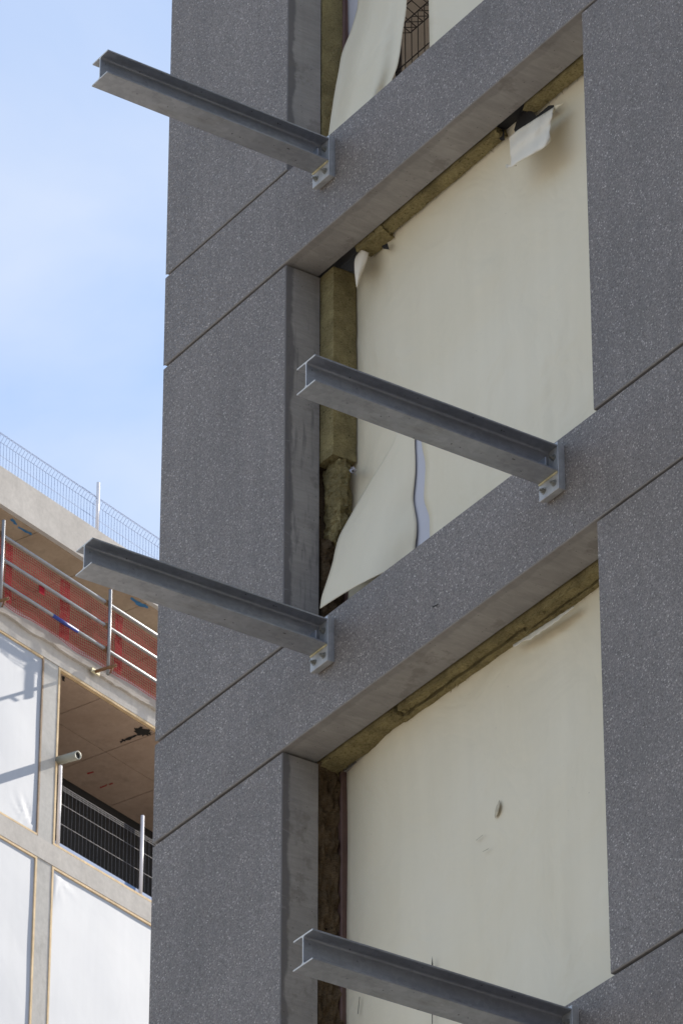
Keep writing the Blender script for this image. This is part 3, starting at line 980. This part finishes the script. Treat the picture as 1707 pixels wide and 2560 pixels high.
def rag_strip(name, t0, t1, z0, z1, n0, n1, parent, mat_, amp, seed, label=None):
    """slab edge band with an uneven lower edge"""
    k = max(8, int((t1 - t0) / 0.06))
    verts, faces = [], []
    for i in range(k + 1):
        t = t0 + (t1 - t0) * i / k
        d = amp * (noise.noise(Vector((t * 2.3, seed, 0))) + 0.5 * noise.noise(Vector((t * 9, seed, 4))))
        for n_, z_ in ((n0, z0 + d), (n1, z0 + d), (n1, z1), (n0, z1)):
            verts.append(fb(t, n_, z_))
    for i in range(k):
        a = i * 4
        for q in range(4):
            faces.append((a + q, a + (q + 1) % 4, a + 4 + (q + 1) % 4, a + 4 + q))
    faces.append((3, 2, 1, 0)); faces.append((k * 4, k * 4 + 1, k * 4 + 2, k * 4 + 3))
    return pyobj(name, verts, faces, parent, mat_, False, label)

nst = int(Z_SI / ST)
for s in range(nst + 2):
    zs_ = Z_ST - s * ST
    hd = Z_HD - s * ST if s == 0 else zs_ - (Z_SI - Z_LB)
    if zs_ < 0.5:
        break
    # structural slab, its edge band and the soffit finish below it
    box('slab_edge', (TMIN, -0.30, hd), (TMAX, 0.0, zs_ - 0.003), far, M['conc'], fr=fb)
    box('floor_slab', (TMIN, -6.0, zs_ - 0.26), (TMAX, -0.302, zs_), far, M['conc'], fr=fb)
    if s == 0:
        rag_strip('slab_lip', TMIN, TMAX, zs_ - 0.185, zs_, 0.002, 0.045, far, M['conc'], 0.035, 3)
    for c in range(-3, 4):
        a = TC0 + c * BAYF
        if s == 0 and c == 1:
            continue
        box('column', (a, -0.32, max(0, zs_ - ST)), (a + CW, -0.012, hd - 0.002), far, M['concgrey'], fr=fb)
# ceiling finish of the open bay with the recessed joints between its boards
zc_ = Z_HD - 0.06
cb0, cb1 = TC1 + 0.0, TC1 + 2 * BAYF - CW
lines_t = [cb0, cb0 + 0.95, cb0 + 2.15, cb0 + 3.4, cb0 + 4.6, cb1]
lines_n = [-0.06, -0.95, -1.9]
for a, b in zip(lines_t, lines_t[1:]):
    for c, d in zip(lines_n, lines_n[1:]):
        box('ceiling_board', (a + 0.006, d + 0.006, zc_ + 0.012), (b - 0.006, c - 0.006, zc_ + 0.05), far, M['ceil'], fr=fb)
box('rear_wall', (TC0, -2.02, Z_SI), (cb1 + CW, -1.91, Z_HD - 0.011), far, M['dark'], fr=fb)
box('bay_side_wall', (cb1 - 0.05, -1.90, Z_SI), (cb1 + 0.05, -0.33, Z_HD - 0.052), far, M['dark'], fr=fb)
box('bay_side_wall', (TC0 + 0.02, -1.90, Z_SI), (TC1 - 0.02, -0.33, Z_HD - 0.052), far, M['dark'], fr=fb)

# white wrapped bays
def wrap_bay(t0, t1, z0, z1, seed, label=None, corners=((1, 1),)):
    nu, nv = 56, 56
    def fn(u, v):
        t, z = t0 + (t1 - t0) * u, z0 + (z1 - z0) * v
        n = -0.022 + 0.0035 * noise.noise(Vector((t * 1.1, z * 1.1, seed)))
        for cu, cv in corners:
            dx, dz = (t - (t0 + (t1 - t0) * cu)), (z - (z0 + (z1 - z0) * cv))
            rr = math.hypot(dx, dz)
            an = math.atan2(dz, dx)
            n += 0.013 * math.exp(-((rr - 0.26) / 0.22) ** 2) * math.sin(an * 19 + seed + 4 * noise.noise(Vector((an * 3, seed, rr * 2)))) * max(0.0, 0.3 + 1.6 * noise.noise(Vector((an * 2.2, seed * 3, 0.5))))
        return fb(t, n, z)
    return grid_obj('white_wrap', nu, nv, fn, far, M['wrap'], label=label)
def pine_frame(t0, t1, z0, z1, w, n0, n1, mats4):
    L, Rr, T, B = mats4
    if L: box('timber_batten', (t0, n0, z0), (t0 + w, n1, z1), far, L, fr=fb)
    if Rr: box('timber_batten', (t1 - w, n0, z0), (t1, n1, z1), far, Rr, fr=fb)
    if T: box('timber_batten', (t0 + w, n0, z1 - w), (t1 - w, n1, z1), far, T, fr=fb)
    if B: box('timber_batten', (t0 + w, n0, z0), (t1 - w, n1, z0 + w), far, B, fr=fb)
P_, OP = M['pine'], M['shadepine']
tL0 = TC1 - BAYF
fr_w = 0.028
wrap_bay(tL0 + 0.02, TC0 - 0.01, Z_SI + 0.01, Z_HD - 0.01, 1.0, 'white wrapped bay with creased corners left of the open bay', ((1, 1), (1, 0)))
pine_frame(tL0 + 0.004, TC0 - 0.004, Z_SI + 0.004, Z_HD - 0.004, fr_w, -0.07, -0.004, (P_, OP, P_, P_))
pine_frame(TC1 + 0.004, TC1 + 2 * BAYF - CW - 0.004, Z_SI + 0.004, Z_HD - 0.004, 0.034, -0.058, -0.004, (P_, P_, P_, P_))
for c in (-2, 2):
    wrap_bay(TC1 + c * BAYF + 0.02, TC0 + (c + 1) * BAYF - 0.01, Z_SI + 0.01, Z_HD - 0.01, 3.0 + c)
for s in range(1, nst + 1):
    z1 = Z_SI - (s - 1) * ST - (Z_SI - Z_LB)
    z0 = max(0.1, Z_SI - s * ST)
    if z1 - z0 < 1:
        break
    for c in range(-3, 3):
        a, b = TC1 + c * BAYF, TC0 + (c + 1) * BAYF
        vis = s == 1 and c in (-1, 0)
        wrap_bay(a + 0.02, b - 0.01, z0 + 0.01, z1 - 0.01, s * 3.1 + c, None, ((0, 1),) if c == 0 else ())
        if s <= 2:
            pine_frame(a + 0.004, b - 0.004, z0 + 0.004, z1 - 0.004, 0.034, -0.07, -0.004, (P_, P_, P_, P_))
# set-back top storey: upper slab with upstand, soffit
SB = -1.2
zp_t = (bz(0, 1163.8, SB) + bz(233, 1312.5, SB)) / 2
zp_b = (bz(16, 1271, SB) + bz(209, 1395.5, SB)) / 2
box('upstand', (TMIN, SB - 0.22, zp_b + 0.16), (TMAX, SB, zp_t), far, M['conc'], fr=fb, bevel=0.01)
box('roof_slab', (TMIN, -6.0, zp_b), (TMAX, SB + 0.018, zp_b + 0.155), far, M['conc'], fr=fb)
tt = [TMIN + 0.1 + 1.22 * i for i in range(int((TMAX - TMIN) / 1.22))]
for a in tt:
    for d in (0, 1, 2):
        box('soffit_board', (a + 0.006, SB - 0.05 - 0.85 * (d + 1) + 0.008, zp_b - 0.012), (a + 1.214, SB - 0.05 - 0.85 * d - 0.008, zp_b - 0.001), far, M['soffit'], fr=fb)
box('rear_wall', (TMIN, -4.2, Z_ST), (TMAX, -4.0, zp_b - 0.015), far, M['inner'], fr=fb)
box('core_wall', (TMIN + 0.3, -5.8, 0), (TMAX - 0.3, -5.4, Z_ST - 0.3), far, M['inner'], fr=fb)
# splashes and marks
def mark(name, pts, z, mat_, jit=0.012, label=None):
    base = [hitz(px, py, z) for px, py in pts]
    out = []
    for i in range(len(base)):
        a, b = base[i], base[(i + 1) % len(base)]
        for q in range(5):
            p = a.lerp(b, q / 5)
            out.append(p + Vector((random.uniform(-jit, jit), random.uniform(-jit, jit), 0)))
    return pyobj(name, out, [tuple(range(len(out)))], far, mat_, False, label)
zso = zp_b - 0.016
mark('paint_mark', [(25, 1300), (32, 1296), (44, 1309), (42, 1314)], zso, M['bluepaint'])
mark('paint_mark', [(47, 1315), (80, 1332), (79, 1339), (46, 1319)], zso, M['bluepaint'])
mark('paint_mark', [(324, 1497), (332, 1493), (350, 1505), (372, 1516), (371, 1522), (345, 1514)], zso, M['bluepaint'])
zce = zc_ + 0.009
mark('tar_splash', [(338, 1820), (352, 1818), (372, 1824), (377, 1836), (362, 1840), (345, 1838), (336, 1830)], zce, M['tar_bore_black'], 0.03)
mark('tar_splash', [(300, 1852), (312, 1847), (338, 1836), (342, 1840), (314, 1853), (303, 1857)], zce, M['tar_bore_black'], 0.02)
mark('tar_splash', [(155, 1690), (164, 1692), (162, 1704), (156, 1700)], zce, M['tar_bore_black'], 0.01)
mark('spray_mark', [(250, 1967), (268, 1960), (270, 1964), (252, 1972)], zce, M['redpaint'])
mark('spray_mark', [(218, 1932), (235, 1928), (236, 1931), (220, 1936)], zce, M['redpaint'], 0.006)
mark('spray_mark', [(273, 1960), (282, 1957), (283, 1959), (274, 1963)], zce, M['redpaint'], 0.006)

# ------------------------------------------------------------------ guard rail with red net on the slab edge
NR_ = 0.27
t_p1 = hitb(272, 1640, NR_)[0]
t_p0 = hitb(6, 1400, NR_)[0]
DT = t_p1 - t_p0
zr = [(bz(12, 1338, NR_) + bz(396, 1579, NR_)) / 2, (bz(9.4, 1395.5, NR_) + bz(395, 1636.6, NR_)) / 2, (bz(5.4, 1450.5, NR_) + bz(367, 1680, NR_)) / 2]
z_pt, z_pb = bz(274, 1473, NR_), bz(268, 1685, NR_)
rail = thing('guard_rail', bp(t_p0, NR_, z_pb), 'scaffold tube guard rail hung with red safety net along the concrete slab edge', 'guard rail')
TA, TB = t_p0 - DT, t_p0 + 3 * DT
for i in range(-1, 4):
    t = t_p0 + i * DT
    po = tube('post', fb(t, NR_, z_pb), fb(t, NR_, z_pt), 0.024, rail, M['tube'], 12)
    for z in zr:
        c = box('coupler', (t - 0.045, NR_ - 0.075, z - 0.035), (t + 0.045, NR_ - 0.022, z + 0.035), po, M['rust'], fr=fb, bevel=0.008)
for z in zr:
    ra = tube('rail', fb(TA, NR_ - 0.052, z), fb(TB, NR_ - 0.052, z), 0.024, rail, M['tube'], 12)
ta, tb_ = hitb(139, 1539, NR_)[0], hitb(202, 1578, NR_)[0]
tube('rail_sleeve', fb(ta, NR_ - 0.052, zr[2]), fb(tb_, NR_ - 0.052, zr[2]), 0.0265, ra, M['bluetape'], 12, label='blue sleeve on the lowest rail')
def net_mesh(t0, t1, z0, z1, n, cell, w, seed):
    verts, faces = [], []
    nt, nzz = int((t1 - t0) / cell), int((z1 - z0) / cell)
    def P(i, j):
        t, z = t0 + i * cell, z0 + j * cell
        s = 0.02 * noise.noise(Vector((t * 2, z * 2, seed)))
        hem = 0.05 * noise.noise(Vector((t * 1.7, seed, 3))) * (1 - j / nzz)
        return t + 0.15 * s, n + 1.2 * s, z + hem + 0.15 * s
    def ribbon(a, b, vert):
        k = len(verts)
        d = (w / 2, 0) if vert else (0, w / 2)
        for p, sg in ((a, -1), (a, 1), (b, 1), (b, -1)):
            verts.append(fb(p[0] + sg * d[0], p[1] + (0.003 if vert else 0), p[2] + sg * d[1]))
        faces.append((k, k + 1, k + 2, k + 3))
    for i in range(nt + 1):
        for j in range(nzz):
            ribbon(P(i, j), P(i, j + 1), True)
    for j in range(nzz + 1):
        for i in range(nt):
            ribbon(P(i, j), P(i + 1, j), False)
    return verts, faces
v_, f_ = net_mesh(TA, TB, Z_ST - 0.16, zr[0] - 0.01, NR_ - 0.09, 0.040, 0.0088, 1.0)
sn = pyobj('safety_net', v_, f_, rail, M['net'])
for (p0, p1, sd_) in (((165, 1445), (186, 1500), 2.0), ((28, 1380), (40, 1430), 4.0), ((300, 1540), (312, 1640), 5.0)):
    a = hitb(p0[0], p0[1], NR_)[0]
    b = hitb(p1[0], p1[1], NR_)[0]
    v_, f_ = net_mesh(a, max(b, a + 0.15), Z_ST - 0.12, zr[0] - 0.03, NR_ - 0.075, 0.030, 0.010, sd_)
    pyobj('net_overlap', v_, f_, sn, M['net'])
ta, za = hitb(100, 1464, NR_ - 0.06)
tb_, zb_ = hitb(113, 1490, NR_ - 0.06)
box('net_tag', (ta, NR_ - 0.07, zb_ + 0.0), (tb_, NR_ - 0.064, za + 0.03), sn, M['net'], fr=fb)

# bracket tubes and the large pipe
def free_tube(name, px0, px1, n0, n1, r, hollow, mat_, label, clamp=None):
    t0, z0 = hitb(px0[0], px0[1], n0)
    t1, z1 = hitb(px1[0], px1[1], n1)
    root = thing(name, fb(t0, n0, z0), label, 'tube')
    tu = tube('tube', fb(t0, n0, z0), fb(t1, n1, z1), r, root, mat_, 20, hollow)
    pa, pb2 = fb(t0, n0, z0), fb(t1, n1, z1)
    dd = (pb2 - pa).normalized()
    tube('bore_shade_disc', pb2 - dd * 0.03, pb2 - dd * 0.02, hollow * 0.998, tu, M['tar_bore_black'], 20)  # black disc painted as the darkness inside the open tube
    if clamp:
        box('clamp', (t0 - 0.08, 0.047, z0 - 0.035), (t0 + 0.10, 0.075, z0 + 0.045), root, M['clamp'], fr=fb, bevel=0.01)
        tube('wedge', fb(t1 - 0.01, n1 - 0.10, z1 - 0.10), fb(t1 + 0.02, n1 - 0.06, z1 + 0.02), 0.012, root, M['rust'], 8)
    return root
free_tube('bracket_tube', (236, 1680), (291, 1663), 0.048, 0.42, 0.024, 0.019, M['rust'], 'rusty bracket tube carrying a guard rail post, above the open bay', True)
free_tube('bracket_tube', (-33, 1513), (22, 1496), 0.048, 0.42, 0.024, 0.019, M['rust'], 'rusty bracket tube carrying a guard rail post, above the white wrapped bay', True)
free_tube('pipe_stub', (147, 1902), (196, 1888), -0.008, 0.36, 0.062, 0.047, M['pipe'], 'grey pipe stub sticking out from the column beside the open bay')

# barrier in the open bay
zb0 = Z_SI + 0.05
NBAR = -0.12
tpA = hitb(149, 2000, NBAR)[0]
tpB = hitb(354, 2150, NBAR)[0]
zPt = bz(152, 1915, NBAR)
zfence = bz(155, 1962, NBAR)
bb = thing('bay_barrier', fb(tpA, NBAR, zb0), 'wire mesh barrier with white posts across the open concrete bay', 'barrier')
for i in range(0, 3):
    t = tpA + i * (tpB - tpA)
    tube('post', fb(t, NBAR, zb0), fb(t, NBAR, zPt), 0.026, bb, M['white'], 12)
tE = min(tpA + 2 * (tpB - tpA), cb1 - 0.06)
zrows = [bz(155, 2003, NBAR), bz(152, 2052, NBAR), bz(148, 2100, NBAR)]
mesh_panel('mesh_panel', fb, tpA + 0.02, tE, zrows[2], zfence - 0.03, NBAR - 0.05, 0.078, 0.0026, bb, M['lightwire'], zrows, 0.0, 0.06)
box('toe_board', (tpA, NBAR - 0.06, zb0 - 0.03), (tE, NBAR - 0.04, zrows[2] - 0.004), bb, M['blueboard'], fr=fb)

# barrier on the roof upstand
NF = SB - 0.12
tq = hitb(241, 1300, NF)[0]
zq = bz(241, 1206, NF)
zf_top = (bz(0, 1072.8, NF) + bz(401.8, 1346, NF)) / 2
zf_fold = (bz(0, 1086, NF) + bz(401, 1362, NF)) / 2
rf = thing('roof_barrier', fb(tq, NF, zp_t), 'thin blue-grey wire mesh barrier with white posts along the concrete roof edge', 'barrier')
DTF = 2.6
for i in range(-3, 4):
    tube('post', fb(tq + i * DTF, NF + 0.02, zp_t - 0.002), fb(tq + i * DTF, NF + 0.02, zq), 0.026, rf, M['white'], 12)
for i in range(-3, 3):
    a, b = tq + i * DTF - 0.02, tq + (i + 1) * DTF - 0.12
    zmid = (bz(0, 1130, NF) + bz(300, 1335, NF)) / 2
    mesh_panel('mesh_panel', fb, a, b + 0.10, zp_t + 0.01, zf_fold - 0.06, NF - 0.03, 0.066, 0.0028, rf, M['wire'], [zmid], 0.06, zf_top - zf_fold + 0.06)
